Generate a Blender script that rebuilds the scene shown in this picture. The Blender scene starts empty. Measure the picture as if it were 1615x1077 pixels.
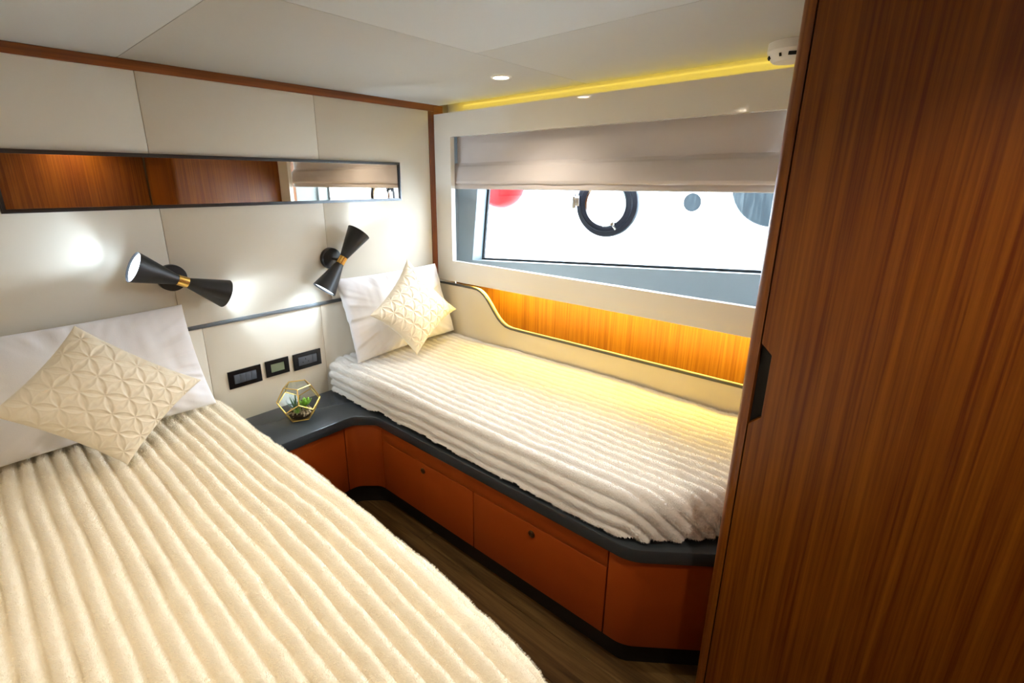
import bpy, bmesh, math, random
import numpy as np
from mathutils import Vector, Matrix

random.seed(4)
RNG = np.random.default_rng(7)
SC = bpy.context.scene
COL = SC.collection
PI = math.pi

# ------------------------------------------------------------------ camera
EYE = 1.51
cam_d = bpy.data.cameras.new('camera')
cam = bpy.data.objects.new('camera', cam_d)
COL.objects.link(cam)
yaw, pit, roll = 0.836650, 0.289386, -0.000725
fw = Vector((math.sin(yaw) * math.cos(pit), math.cos(yaw) * math.cos(pit), -math.sin(pit)))
rt = Vector((math.cos(yaw), -math.sin(yaw), 0))
up = rt.cross(fw)
cam.matrix_world = Matrix.Translation((0, -2.2, EYE)) @ Matrix((rt, up, -fw)).transposed().to_4x4()
cam_d.sensor_fit = 'HORIZONTAL'
cam_d.sensor_width = 36.0
cam_d.lens = 36.0 * 768.03 / 1615
cam_d.shift_x = (807.5 - 771.62) / 1615
cam_d.shift_y = (515.85 - 538.5) / 1615
cam_d.clip_start = 0.02
SC.camera = cam

# ------------------------------------------------------------------ world / sky
world = bpy.data.worlds.new('overcast_sky')
SC.world = world
world.use_nodes = True
bg = world.node_tree.nodes['Background']
bg.inputs['Color'].default_value = (0.76, 0.87, 1.0, 1)
bg.inputs['Strength'].default_value = 12.0

SC.view_settings.view_transform = 'Standard'
SC.view_settings.look = 'None'
SC.view_settings.gamma = 1
SC.view_settings.use_curve_mapping = False
SC.view_settings.exposure = 1.2
SC.cycles.max_bounces = 10
SC.cycles.diffuse_bounces = 6
SC.cycles.transparent_max_bounces = 16
SC.cycles.sample_clamp_indirect = 6.0

DOWNLIGHTS = [(1.65, -0.775), (0.62, -1.22), (-0.45, -1.22), (0.74, -2.39)]
DOWN_W = 12.0
DOWN_COL = (1.0, 0.88, 0.71)
LED_COL = (1.0, 0.68, 0.10)
BULB = 330.0


# ------------------------------------------------------------------ node helpers
def new_mat(name):
    m = bpy.data.materials.new(name)
    m.use_nodes = True
    nt = m.node_tree
    return m, nt, nt.nodes['Principled BSDF']


def nd(nt, typ, **kw):
    n = nt.nodes.new(typ)
    for k, v in kw.items():
        setattr(n, k, v)
    return n


def plain(name, col, rough=0.5, metal=0.0, spec=0.5, coat=0.0, bump=0.0, bscale=200.0, vary=0.0, sheen=0.0):
    m, nt, b = new_mat(name)
    b.inputs['Base Color'].default_value = (*col, 1)
    b.inputs['Roughness'].default_value = rough
    b.inputs['Metallic'].default_value = metal
    b.inputs['Specular IOR Level'].default_value = spec
    b.inputs['Coat Weight'].default_value = coat
    b.inputs['Coat Roughness'].default_value = 0.05
    b.inputs['Sheen Weight'].default_value = sheen
    tc = nd(nt, 'ShaderNodeTexCoord')
    if vary > 0:
        n = nd(nt, 'ShaderNodeTexNoise')
        n.inputs['Scale'].default_value = 6
        n.inputs['Detail'].default_value = 6
        nt.links.new(tc.outputs['Object'], n.inputs['Vector'])
        mx = nd(nt, 'ShaderNodeMix', data_type='RGBA')
        mx.inputs['A'].default_value = (*[c * (1 - vary) for c in col], 1)
        mx.inputs['B'].default_value = (*[min(1, c * (1 + vary)) for c in col], 1)
        nt.links.new(n.outputs['Fac'], mx.inputs['Factor'])
        nt.links.new(mx.outputs['Result'], b.inputs['Base Color'])
    if bump > 0:
        n = nd(nt, 'ShaderNodeTexNoise')
        n.inputs['Scale'].default_value = bscale
        n.inputs['Detail'].default_value = 3
        nt.links.new(tc.outputs['Object'], n.inputs['Vector'])
        bp = nd(nt, 'ShaderNodeBump')
        bp.inputs['Strength'].default_value = bump
        bp.inputs['Distance'].default_value = 0.002
        nt.links.new(n.outputs['Fac'], bp.inputs['Height'])
        nt.links.new(bp.outputs['Normal'], b.inputs['Normal'])
    return m


def wood(name, dark, mid, light, scale=(55, 55, 1.3), rough=0.35, spec=0.5, streak=1.0, bump=0.15, coat=0.0):
    m, nt, b = new_mat(name)
    tc = nd(nt, 'ShaderNodeTexCoord')
    mp = nd(nt, 'ShaderNodeMapping')
    mp.inputs['Scale'].default_value = scale
    nt.links.new(tc.outputs['Object'], mp.inputs['Vector'])
    n1 = nd(nt, 'ShaderNodeTexNoise')
    n1.inputs['Scale'].default_value = 1.0
    n1.inputs['Detail'].default_value = 8
    n1.inputs['Roughness'].default_value = 0.62
    n1.inputs['Distortion'].default_value = 0.25
    nt.links.new(mp.outputs['Vector'], n1.inputs['Vector'])
    mp2 = nd(nt, 'ShaderNodeMapping')
    mp2.inputs['Scale'].default_value = tuple(s * 0.17 for s in scale)
    nt.links.new(tc.outputs['Object'], mp2.inputs['Vector'])
    n2 = nd(nt, 'ShaderNodeTexNoise')
    n2.inputs['Scale'].default_value = 1.0
    n2.inputs['Detail'].default_value = 3
    nt.links.new(mp2.outputs['Vector'], n2.inputs['Vector'])
    ad = nd(nt, 'ShaderNodeMath', operation='MULTIPLY_ADD')
    nt.links.new(n2.outputs['Fac'], ad.inputs[0])
    ad.inputs[1].default_value = 0.32
    nt.links.new(n1.outputs['Fac'], ad.inputs[2])
    cr = nd(nt, 'ShaderNodeValToRGB')
    e = cr.color_ramp.elements
    e[0].position = 0.50
    e[0].color = (*dark, 1)
    e[1].position = 0.82
    e[1].color = (*light, 1)
    k = e.new(0.66)
    k.color = (*mid, 1)
    nt.links.new(ad.outputs[0], cr.inputs['Fac'])
    nt.links.new(cr.outputs['Color'], b.inputs['Base Color'])
    b.inputs['Roughness'].default_value = rough
    b.inputs['Specular IOR Level'].default_value = spec
    b.inputs['Coat Weight'].default_value = coat
    bp = nd(nt, 'ShaderNodeBump')
    bp.inputs['Strength'].default_value = bump
    bp.inputs['Distance'].default_value = 0.001
    nt.links.new(n1.outputs['Fac'], bp.inputs['Height'])
    nt.links.new(bp.outputs['Normal'], b.inputs['Normal'])
    return m


def emit(name, col, strength):
    m = bpy.data.materials.new(name)
    m.use_nodes = True
    nt = m.node_tree
    nt.nodes.clear()
    e = nd(nt, 'ShaderNodeEmission')
    e.inputs['Color'].default_value = (*col, 1)
    e.inputs['Strength'].default_value = strength
    o = nd(nt, 'ShaderNodeOutputMaterial')
    nt.links.new(e.outputs[0], o.inputs['Surface'])
    return m


def pane(name, tint=(1, 1, 1), ior=1.45, graze=0.6):
    m = bpy.data.materials.new(name)
    m.use_nodes = True
    nt = m.node_tree
    nt.nodes.clear()
    t = nd(nt, 'ShaderNodeBsdfTransparent')
    t.inputs['Color'].default_value = (*tint, 1)
    g = nd(nt, 'ShaderNodeBsdfGlossy')
    g.inputs['Roughness'].default_value = 0.01
    lw = nd(nt, 'ShaderNodeLayerWeight')
    pw = nd(nt, 'ShaderNodeMath', operation='POWER')
    nt.links.new(lw.outputs['Facing'], pw.inputs[0])
    pw.inputs[1].default_value = 4.0
    f = nd(nt, 'ShaderNodeMath', operation='MULTIPLY_ADD')
    nt.links.new(pw.outputs[0], f.inputs[0])
    f.inputs[1].default_value = graze
    f.inputs[2].default_value = ((ior - 1) / (ior + 1)) ** 2
    mx = nd(nt, 'ShaderNodeMixShader')
    o = nd(nt, 'ShaderNodeOutputMaterial')
    nt.links.new(f.outputs[0], mx.inputs[0])
    nt.links.new(t.outputs[0], mx.inputs[1])
    nt.links.new(g.outputs[0], mx.inputs[2])
    nt.links.new(mx.outputs[0], o.inputs['Surface'])
    return m


M = {}
M['cream'] = plain('cream_leatherette', (0.72, 0.665, 0.56), 0.48, bump=0.12, bscale=500, spec=0.35)
M['ceiling'] = plain('ceiling_vinyl', (0.47, 0.465, 0.445), 0.6, bump=0.08, bscale=400, spec=0.3)
M['gloss'] = plain('gloss_cream_lacquer', (0.76, 0.73, 0.67), 0.05, spec=0.5)
M['board'] = plain('board_leatherette', (0.66, 0.60, 0.47), 0.45, bump=0.1, bscale=500, spec=0.35)
M['backing'] = plain('dark_joint', (0.30, 0.25, 0.19), 0.9)
M['teak'] = wood('teak', (0.10, 0.018, 0.0008), (0.165, 0.044, 0.0012), (0.22, 0.068, 0.0025), scale=(120, 120, 1.7), rough=0.36, spec=0.4)
M['teak_trim'] = wood('teak_trim', (0.12, 0.03, 0.006), (0.20, 0.055, 0.010), (0.27, 0.08, 0.016), scale=(1.3, 60, 60), rough=0.3)
M['teak_back'] = wood('oak_backing', (0.20, 0.075, 0.008), (0.28, 0.115, 0.013), (0.35, 0.16, 0.02), rough=0.42, scale=(120, 120, 1.8))
M['floor'] = wood('floor_wood', (0.042, 0.021, 0.006), (0.10, 0.053, 0.015), (0.165, 0.095, 0.03), scale=(38, 2.2, 38), rough=0.42, spec=0.4)
M['worktop'] = plain('slate_laminate', (0.035, 0.043, 0.051), 0.25, vary=0.35, spec=0.5)
M['orange'] = plain('orange_leatherette', (0.30, 0.050, 0.003), 0.5, bump=0.15, bscale=420, spec=0.3)
M['black'] = plain('black_plinth', (0.008, 0.007, 0.006), 0.6)
M['rail'] = plain('grey_rail', (0.12, 0.135, 0.145), 0.35)
M['piping'] = plain('grey_piping', (0.075, 0.078, 0.078), 0.4)
M['greywall'] = plain('grey_window_lining', (0.27, 0.315, 0.335), 0.55, bump=0.05)
M['frame'] = plain('pale_window_frame', (0.24, 0.29, 0.31), 0.4)
M['gasket'] = plain('black_gasket', (0.012, 0.016, 0.02), 0.5)
M['navy'] = plain('navy_ring', (0.016, 0.022, 0.036), 0.35)
M['chrome'] = plain('chrome', (0.75, 0.75, 0.74), 0.18, metal=1)
M['brass'] = plain('brushed_brass', (0.78, 0.50, 0.14), 0.25, metal=1)
M['goldwire'] = plain('gold_wire', (0.86, 0.58, 0.17), 0.3, metal=0.9)
M['antique'] = plain('dark_bronze', (0.20, 0.13, 0.07), 0.35, metal=1)
M['blackmetal'] = plain('black_lamp_metal', (0.012, 0.012, 0.013), 0.42, spec=0.5)
M['shadein'] = plain('white_shade_lining', (0.9, 0.9, 0.9), 0.6)
M['blind'] = plain('taupe_blind_fabric', (0.60, 0.555, 0.55), 0.85, bump=0.3, bscale=700, spec=0.2, vary=0.05)
M['plate'] = plain('black_plate', (0.006, 0.006, 0.008), 0.25)
M['rocker'] = plain('dark_rocker', (0.085, 0.095, 0.115), 0.4)
M['hole'] = plain('pin_hole', (0.002, 0.002, 0.002), 0.8)
M['lcd'] = plain('lcd_screen', (0.20, 0.235, 0.155), 0.25, vary=0.25)
M['white'] = plain('white_plastic', (0.80, 0.79, 0.77), 0.4)
M['cotton'] = plain('white_cotton', (0.83, 0.825, 0.86), 0.85, bump=0.15, bscale=300, sheen=0.2, spec=0.2)
M['satin'] = plain('cream_satin', (0.78, 0.70, 0.55), 0.42, bump=0.06, bscale=600, sheen=0.25, spec=0.4)
M['mattress'] = plain('mattress_cloth', (0.75, 0.73, 0.7), 0.9)
M['hull'] = plain('white_hull', (0.90, 0.91, 0.92), 0.35)
M['hullglass'] = plain('wet_hull_glass', (0.0095, 0.015, 0.018), 0.5, vary=0.5, spec=0.12)
M['hullglass'] = wood('wet_hull_glass', (0.007, 0.011, 0.014), (0.009, 0.0145, 0.0175), (0.024, 0.031, 0.034), scale=(40, 40, 3.0), rough=0.5, spec=0.12, bump=0.0)
M['red'] = plain('red_fender', (0.105, 0.003, 0.0035), 0.5, spec=0.1)
M['water'] = plain('water', (0.12, 0.17, 0.18), 0.12, bump=0.6, bscale=6)
M['glass'] = pane('window_glass', (0.97, 0.985, 0.985))
M['terraglass'] = pane('terrarium_glass', (0.95, 0.965, 0.95), 1.3, 0.3)
M['leafdark'] = plain('aloe_leaf', (0.075, 0.20, 0.085), 0.4, vary=0.3)
M['leaflight'] = plain('rosette_leaf', (0.26, 0.52, 0.06), 0.4, vary=0.25)
M['leafgrass'] = plain('grass_leaf', (0.22, 0.42, 0.04), 0.45, vary=0.3)
M['pebble'] = plain('pebble', (0.42, 0.32, 0.21), 0.5, vary=0.6)
M['soil'] = plain('soil', (0.05, 0.03, 0.015), 0.9)
M['lampdisc'] = emit('downlight_glow', (1.0, 0.86, 0.62), 22.0)
M['led'] = emit('led_strip_glow', LED_COL, 66.0)
M['ledcove'] = emit('led_cove_glow', (1.0, 0.74, 0.10), 3.6)
M['bulb'] = emit('bulb_glow', (0.68, 0.84, 1.0), BULB)

m, nt, b = new_mat('bronze_mirror')
b.inputs['Base Color'].default_value = (0.80, 0.735, 0.64, 1)
b.inputs['Metallic'].default_value = 1
b.inputs['Roughness'].default_value = 0.015
M['mirror'] = m

m, nt, b = new_mat('cream_fur')
b.inputs['Base Color'].default_value = (0.92, 0.85, 0.71, 1)
b.inputs['Roughness'].default_value = 0.95
b.inputs['Specular IOR Level'].default_value = 0.1
b.inputs['Sheen Weight'].default_value = 0.35
b.inputs['Sheen Roughness'].default_value = 0.5
tc = nd(nt, 'ShaderNodeTexCoord')
n = nd(nt, 'ShaderNodeTexNoise')
n.inputs['Scale'].default_value = 240
n.inputs['Detail'].default_value = 4
nt.links.new(tc.outputs['Object'], n.inputs['Vector'])
bp = nd(nt, 'ShaderNodeBump')
bp.inputs['Strength'].default_value = 0.5
bp.inputs['Distance'].default_value = 0.004
nt.links.new(n.outputs['Fac'], bp.inputs['Height'])
nt.links.new(bp.outputs['Normal'], b.inputs['Normal'])
M['fur'] = m


def pile(name, col):
    m = bpy.data.materials.new(name)
    m.use_nodes = True
    nt = m.node_tree
    nt.nodes.clear()
    a = nd(nt, 'ShaderNodeBsdfDiffuse')
    t = nd(nt, 'ShaderNodeBsdfTranslucent')
    for x in (a, t):
        x.inputs['Color'].default_value = (*col, 1)
    mx = nd(nt, 'ShaderNodeMixShader')
    mx.inputs[0].default_value = 0.22
    o = nd(nt, 'ShaderNodeOutputMaterial')
    nt.links.new(a.outputs[0], mx.inputs[1])
    nt.links.new(t.outputs[0], mx.inputs[2])
    nt.links.new(mx.outputs[0], o.inputs['Surface'])
    return m


M['hair'] = pile('cream_pile', (0.95, 0.88, 0.74))
M['hair2'] = pile('white_pile', (0.87, 0.85, 0.82))
M['fur2'] = plain('white_fur', (0.84, 0.82, 0.79), 0.95, spec=0.1, sheen=0.35, bump=0.9, bscale=240)


# ------------------------------------------------------------------ object helpers
def link(name, mesh, mat, parent=None, loc=None, kind=None, label=None, cat=None, group=None):
    """mesh is in world coordinates; the origin goes to loc (default: its base centre)."""
    n = len(mesh.vertices)
    co = np.empty(n * 3, np.float32)
    mesh.vertices.foreach_get('co', co)
    co = co.reshape(-1, 3)
    if loc is None:
        lo, hi = co.min(0), co.max(0)
        loc = ((lo[0] + hi[0]) / 2, (lo[1] + hi[1]) / 2, lo[2])
    co = co - np.array(loc, np.float32)
    mesh.vertices.foreach_set('co', co.ravel())
    mesh.update()
    o = bpy.data.objects.new(name, mesh)
    COL.objects.link(o)
    if mat is not None:
        for mm in (mat if isinstance(mat, (list, tuple)) else [mat]):
            mesh.materials.append(mm)
    loc = Vector(loc)
    if parent is not None:
        o.parent = parent
        base = Vector((0, 0, 0))
        p = parent
        while p:
            base += p.location
            p = p.parent
        o.location = loc - base
    else:
        o.location = loc
    tag(o, label, cat, group, kind)
    return o


def tag(o, label=None, cat=None, group=None, kind=None):
    for k, v in (('label', label), ('category', cat), ('group', group), ('kind', kind)):
        if v:
            o[k] = v
    return o


def thing(name, loc, label, cat, group=None, kind=None):
    o = bpy.data.objects.new(name, None)
    o.empty_display_size = 0.05
    COL.objects.link(o)
    o.location = loc
    return tag(o, label, cat, group, kind)


def tomesh(bm, smooth=None):
    bmesh.ops.recalc_face_normals(bm, faces=bm.faces)
    me = bpy.data.meshes.new('m')
    bm.to_mesh(me)
    bm.free()
    if smooth == 'all':
        me.polygons.foreach_set('use_smooth', [True] * len(me.polygons))
    elif smooth:
        me.polygons.foreach_set('use_smooth', [True] * len(me.polygons))
        me.set_sharp_from_angle(angle=math.radians(smooth))
    return me


def bm_box(bm, x0, x1, y0, y1, z0, z1, bev=0.0, seg=2):
    r = bmesh.ops.create_cube(bm, size=1)
    vs = r['verts']
    for v in vs:
        v.co = Vector(((x0 + x1) / 2 + v.co.x * (x1 - x0), (y0 + y1) / 2 + v.co.y * (y1 - y0), (z0 + z1) / 2 + v.co.z * (z1 - z0)))
    if bev > 0:
        es = list({e for v in vs for e in v.link_edges})
        bmesh.ops.bevel(bm, geom=es, offset=bev, segments=seg, affect='EDGES', profile=0.5)
    return bm


def box(x0, x1, y0, y1, z0, z1, bev=0.0, seg=2):
    bm = bmesh.new()
    bm_box(bm, min(x0, x1), max(x0, x1), min(y0, y1), max(y0, y1), min(z0, z1), max(z0, z1), bev, seg)
    return tomesh(bm, 40 if bev else None)


def prism_bm(bm, pts, f0, f1):
    """pts 2-D list; f0/f1 map a 2-D point to 3-D on each cap."""
    a = [bm.verts.new(f0(p)) for p in pts]
    c = [bm.verts.new(f1(p)) for p in pts]
    n = len(pts)
    bm.faces.new(a)
    bm.faces.new(list(reversed(c)))
    for i in range(n):
        bm.faces.new((a[i], c[i], c[(i + 1) % n], a[(i + 1) % n]))
    return bm


def prism(pts, f0, f1, bev=0.0, smooth=35):
    bm = prism_bm(bmesh.new(), pts, f0, f1)
    if bev > 0:
        bmesh.ops.recalc_face_normals(bm, faces=bm.faces)
        es = [e for e in bm.edges if len(e.link_faces) == 2 and e.calc_face_angle(0) > 0.7]
        bmesh.ops.bevel(bm, geom=es, offset=bev, segments=2, affect='EDGES', profile=0.5)
    return tomesh(bm, smooth)


def prism_z(pts, z0, z1, bev=0.0):
    return prism(pts, lambda p: (p[0], p[1], z0), lambda p: (p[0], p[1], z1), bev)


def frame_prism(outer, inner, f0, f1, bm=None):
    """ring between two outlines with the same vertex count."""
    bm = bm or bmesh.new()
    n = len(outer)
    O0 = [bm.verts.new(f0(p)) for p in outer]
    I0 = [bm.verts.new(f0(p)) for p in inner]
    O1 = [bm.verts.new(f1(p)) for p in outer]
    I1 = [bm.verts.new(f1(p)) for p in inner]
    for i in range(n):
        j = (i + 1) % n
        bm.faces.new((O0[i], O0[j], I0[j], I0[i]))
        bm.faces.new((O1[i], I1[i], I1[j], O1[j]))
        bm.faces.new((O0[i], O1[i], O1[j], O0[j]))
        bm.faces.new((I0[i], I0[j], I1[j], I1[i]))
    return bm


def lathe(prof, origin, axis, seg=40, smooth=40, bm=None, close=False):
    """prof: list of (radius, distance along axis)."""
    bm = bm or bmesh.new()
    ax = Vector(axis).normalized()
    q = ax.to_track_quat('Z', 'Y')
    rings = []
    for r, h in prof:
        if r < 1e-6:
            rings.append([bm.verts.new(Vector(origin) + ax * h)])
        else:
            rings.append([bm.verts.new(Vector(origin) + q @ Vector((r * math.cos(2 * PI * k / seg), r * math.sin(2 * PI * k / seg), h))) for k in range(seg)])
    prs = list(zip(rings[:-1], rings[1:]))
    if close:
        prs.append((rings[-1], rings[0]))
    for a, c in prs:
        for k in range(seg):
            l = (k + 1) % seg
            if len(a) == 1 and len(c) == 1:
                continue
            if len(a) == 1:
                bm.faces.new((a[0], c[k], c[l]))
            elif len(c) == 1:
                bm.faces.new((a[k], c[0], a[l]))
            else:
                bm.faces.new((a[k], c[k], c[l], a[l]))
    return bm


def tube(pts, r, seg=8, bm=None, closed=False, ry=None):
    bm = bm or bmesh.new()
    pts = [Vector(p) for p in pts]
    n = len(pts)
    rings = []
    ref = None
    for i, p in enumerate(pts):
        a = pts[(i - 1) % n] if (i > 0 or closed) else p
        c = pts[(i + 1) % n] if (i < n - 1 or closed) else p
        t = (c - a).normalized()
        if ref is None:
            ref = Vector((0, 0, 1)) if abs(t.z) < 0.9 else Vector((1, 0, 0))
        s = t.cross(ref).normalized()
        ref = s.cross(t).normalized()
        rr = r[i] if isinstance(r, (list, tuple)) else r
        rings.append([bm.verts.new(p + s * rr * math.cos(2 * PI * k / seg) + ref * rr * (ry or 1) * math.sin(2 * PI * k / seg)) for k in range(seg)])
    for i in range(n if closed else n - 1):
        a, c = rings[i], rings[(i + 1) % n]
        for k in range(seg):
            l = (k + 1) % seg
            bm.faces.new((a[k], a[l], c[l], c[k]))
    if not closed:
        bm.faces.new(rings[0])
        bm.faces.new(list(reversed(rings[-1])))
    return bm


def fillet(pts, radii, seg=8):
    out = []
    n = len(pts)
    for i, p in enumerate(pts):
        r = radii[i]
        if r <= 0 or i == 0 or i == n - 1:
            out.append(tuple(p))
            continue
        P = Vector(p)
        a = (Vector(pts[i - 1]) - P).normalized()
        c = (Vector(pts[i + 1]) - P).normalized()
        half = a.angle(c) / 2
        d = r / math.tan(half)
        A, C_ = P + a * d, P + c * d
        ctr = P + (a + c).normalized() * (r / math.sin(half))
        va, vc = A - ctr, C_ - ctr
        a0 = math.atan2(va.y, va.x)
        a1 = math.atan2(vc.y, vc.x)
        da = (a1 - a0 + PI) % (2 * PI) - PI
        for k in range(seg + 1):
            t = a0 + da * k / seg
            out.append((ctr.x + r * math.cos(t), ctr.y + r * math.sin(t)))
    return out


def offset_path(pts, d):
    """shift an open 2-D path to its left by d."""
    out = []
    n = len(pts)
    P = [Vector(p) for p in pts]
    for i in range(n):
        t0 = (P[i] - P[i - 1]).normalized() if i > 0 else None
        t1 = (P[i + 1] - P[i]).normalized() if i < n - 1 else None
        t0 = t0 or t1
        t1 = t1 or t0
        n0 = Vector((-t0.y, t0.x))
        n1 = Vector((-t1.y, t1.x))
        b = (n0 + n1).normalized()
        out.append(tuple(P[i] + b * d / max(0.3, b.dot(n0))))
    return out


def grid_mesh(P, smooth=True, wrap=None):
    """P: (m, n, 3) array -> mesh."""
    m_, n_ = P.shape[:2]
    idx = np.arange(m_ * n_).reshape(m_, n_)
    q = np.stack([idx[:-1, :-1], idx[1:, :-1], idx[1:, 1:], idx[:-1, 1:]], -1).reshape(-1, 4)
    return raw_mesh(P.reshape(-1, 3), q, smooth)


def raw_mesh(V, Q, smooth=True):
    me = bpy.data.meshes.new('m')
    me.vertices.add(len(V))
    me.vertices.foreach_set('co', np.ascontiguousarray(V, np.float32).ravel())
    k = Q.shape[1]
    me.loops.add(Q.size)
    me.loops.foreach_set('vertex_index', np.ascontiguousarray(Q, np.int32).ravel())
    me.polygons.add(len(Q))
    me.polygons.foreach_set('loop_start', np.arange(0, Q.size, k, dtype=np.int32))
    me.polygons.foreach_set('loop_total', np.full(len(Q), k, np.int32))
    me.update(calc_edges=True)
    me.validate()
    me.polygons.foreach_set('use_smooth', [smooth] * len(me.polygons))
    return me


def vnoise(x, y, seed=0):
    """smooth 2-D value noise in -1..1."""
    x = np.asarray(x, float)
    y = np.asarray(y, float)
    xi = np.floor(x).astype(np.int64)
    yi = np.floor(y).astype(np.int64)
    fx, fy = x - xi, y - yi
    fx = fx * fx * fx * (fx * (fx * 6 - 15) + 10)
    fy = fy * fy * fy * (fy * (fy * 6 - 15) + 10)

    def h(a, c):
        v = (a * 374761393 + c * 668265263 + seed * 974711) & 0xFFFFFFFF
        v = ((v ^ (v >> 13)) * 1274126177) & 0xFFFFFFFF
        v = v ^ (v >> 16)
        return (v & 0xFFFF) / 32767.5 - 1
    return (h(xi, yi) * (1 - fx) + h(xi + 1, yi) * fx) * (1 - fy) + (h(xi, yi + 1) * (1 - fx) + h(xi + 1, yi + 1) * fx) * fy


# ================================================================== SETTING
CEIL = 1.919
FZ = -0.035            # floor level
BACK_Y = -2.56        # wall behind the camera
LEFT_X = -1.02

# floor: planks along the bed
fl = link('floor', box(LEFT_X - 0.1, 2.5, BACK_Y - 0.1, 0.1, FZ - 0.06, FZ - 0.012), M['black'], kind='structure')
w = 0.145
k = 0
x = LEFT_X
while x < 2.0:
    ys = [0.05, -0.75 - 0.31 * (k % 3), BACK_Y] if k % 2 else [0.05, -1.35 - 0.2 * (k % 3), BACK_Y]
    for a, c in zip(ys[:-1], ys[1:]):
        link('plank', box(x + 0.0006, x + w - 0.0006, c + 0.0006, a - 0.0006, FZ - 0.012, FZ, 0.0008, 1), M['floor'], fl)
    x += w
    k += 1

# headboard wall and its upholstered panels
wb = link('wall_back', box(LEFT_X - 0.1, 2.14, 0.022, 0.10, -0.10, 2.05), M['backing'], kind='structure')
G = 0.0007
ups = [LEFT_X, 0.571, 1.252, 1.934]
for a, c in zip(ups[:-1], ups[1:]):
    link('wall_panel', box(a + G, c - G, 0.0, 0.022, 0.9395, 1.886, 0.0018, 2), M['cream'], wb)
los = [LEFT_X, 0.644, 1.184, 1.968]
for a, c in zip(los[:-1], los[1:]):
    link('wall_panel', box(a + G, c - G, 0.0, 0.022, 0.20, 0.924, 0.0018, 2), M['cream'], wb)
link('trim_1', box(LEFT_X, 1.972, -0.004, 0.022, 1.886, CEIL, 0.001, 1), M['teak_trim'], kind='structure')
link('trim_2', box(LEFT_X, 1.966, -0.007, 0.022, 0.924, 0.9395, 0.0025, 2), M['rail'], kind='structure')
link('trim_3', box(1.935, 1.972, -0.003, 0.022, 0.9395, 1.886, 0.001, 1),
     wood('teak_post', (0.12, 0.03, 0.006), (0.20, 0.055, 0.010), (0.27, 0.08, 0.016), rough=0.3), kind='structure')
link('trim_4', box(1.972, 2.04, -0.004, 0.022, 1.80, CEIL, 0.001, 1), M['teak_trim'], kind='structure')

# ceiling
ce = link('ceiling', box(LEFT_X - 0.1, 2.6, BACK_Y - 0.1, 0.1, CEIL + 0.02, CEIL + 0.09), M['backing'], kind='structure')
cs = [(LEFT_X, 0.527, -0.955, -0.004), (0.527, 2.015, -0.955, -0.004), (LEFT_X, 1.313, BACK_Y, -0.955), (1.313, 2.015, BACK_Y, -0.955)]
for x0, x1, y0, y1 in cs:
    link('ceiling_panel', box(x0 + G, x1 - G, y0 + G, y1 - G, CEIL, CEIL + 0.02, 0.0018, 2), M['ceiling'], ce)

# side and rear walls (seen only in the mirror and by the light)
link('wall_left', box(LEFT_X - 0.08, LEFT_X, BACK_Y - 0.1, 0.1, -0.10, 2.0), M['cream'], kind='structure')
wf = link('wall_front', box(LEFT_X - 0.1, 2.6, BACK_Y - 0.08, BACK_Y - 0.016, -0.10, 2.0), M['backing'], kind='structure')
for a, c in ((LEFT_X, -0.30), (-0.30, 0.322), (0.322, 1.18)):
    link('wall_panel', box(a + G, c - G, BACK_Y - 0.016, BACK_Y, FZ, CEIL, 0.002, 1), M['teak'], wf)

# window wall: glossy panel with the big opening
PX0, PX1 = 1.965, 1.995
PK = 1.965 / 1.985


def pn(y, z):
    return (-2.2 + (y + 2.2) * PK, EYE + (z - EYE) * PK)


FOOT_Y = -1.93
wr = thing('wall_right', (2.0, -1.0, 0.9), None, None, kind='structure')
outer = [(-0.012, pn(0, 0.943)[1]), (-0.012, pn(0, 1.872)[1]), (FOOT_Y, pn(0, 1.872)[1]), (FOOT_Y, pn(0, 0.938)[1])]
inner = [pn(-0.118, 1.064), pn(-0.118, 1.748), pn(-1.768, 1.745), pn(-1.768, 1.056)]
bm = frame_prism(outer, inner, lambda p: (PX0, p[0], p[1]), lambda p: (PX1, p[0], p[1]))
link('window_surround', tomesh(bm), M['gloss'], wr)
# grey hull lining with the window cut-out, slightly splayed outwards


def fx(y):
    return 2.10 + (-0.169 - y) * 0.1128


hout = [(-0.066, 0.955), (-0.066, 1.86), (-1.98, 1.86), (-1.98, 0.955)]
hin = [(-0.169, 1.060), (-0.237, 1.74), (-1.93, 1.74), (-1.90, 1.148)]
bm = frame_prism(hout, hin, lambda p: (fx(p[0]), p[0], p[1]), lambda p: (fx(p[0]) + 0.02, p[0], p[1]))
link('window_lining', tomesh(bm), M['greywall'], wr)
link('lining_side', box(PX1, 2.14, -0.066, -0.03, 0.955, 1.86), M['greywall'], wr)
link('lining_side', box(PX1, 2.34, -1.99, -1.94, 0.955, 1.86), M['greywall'], wr)
# ledges that close the box around the window above and below
link('lining_ledge', box(PX1, 2.42, -1.98, -0.03, 0.951, 0.965), M['greywall'], wr)
link('lining_ledge', box(PX1, 2.42, -1.98, -0.03, 1.848, 1.862), M['greywall'], wr)
# wooden backing of the lit recess and the cove above
link('recess_backing', box(2.14, 2.155, FOOT_Y - 0.02, 0.02, 0.40, 0.951), M['teak_back'], wr)
link('cove_backing', box(2.105, 2.125, FOOT_Y - 0.02, 0.02, 1.8625, 2.02), M['gloss'], wr)
link('hull_shell', box(2.46, 2.56, -2.7, 0.1, -0.05, 0.96), M['backing'], wr)
link('hull_shell', box(2.46, 2.56, -2.7, 0.1, 1.85, 2.03), M['backing'], wr)
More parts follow.
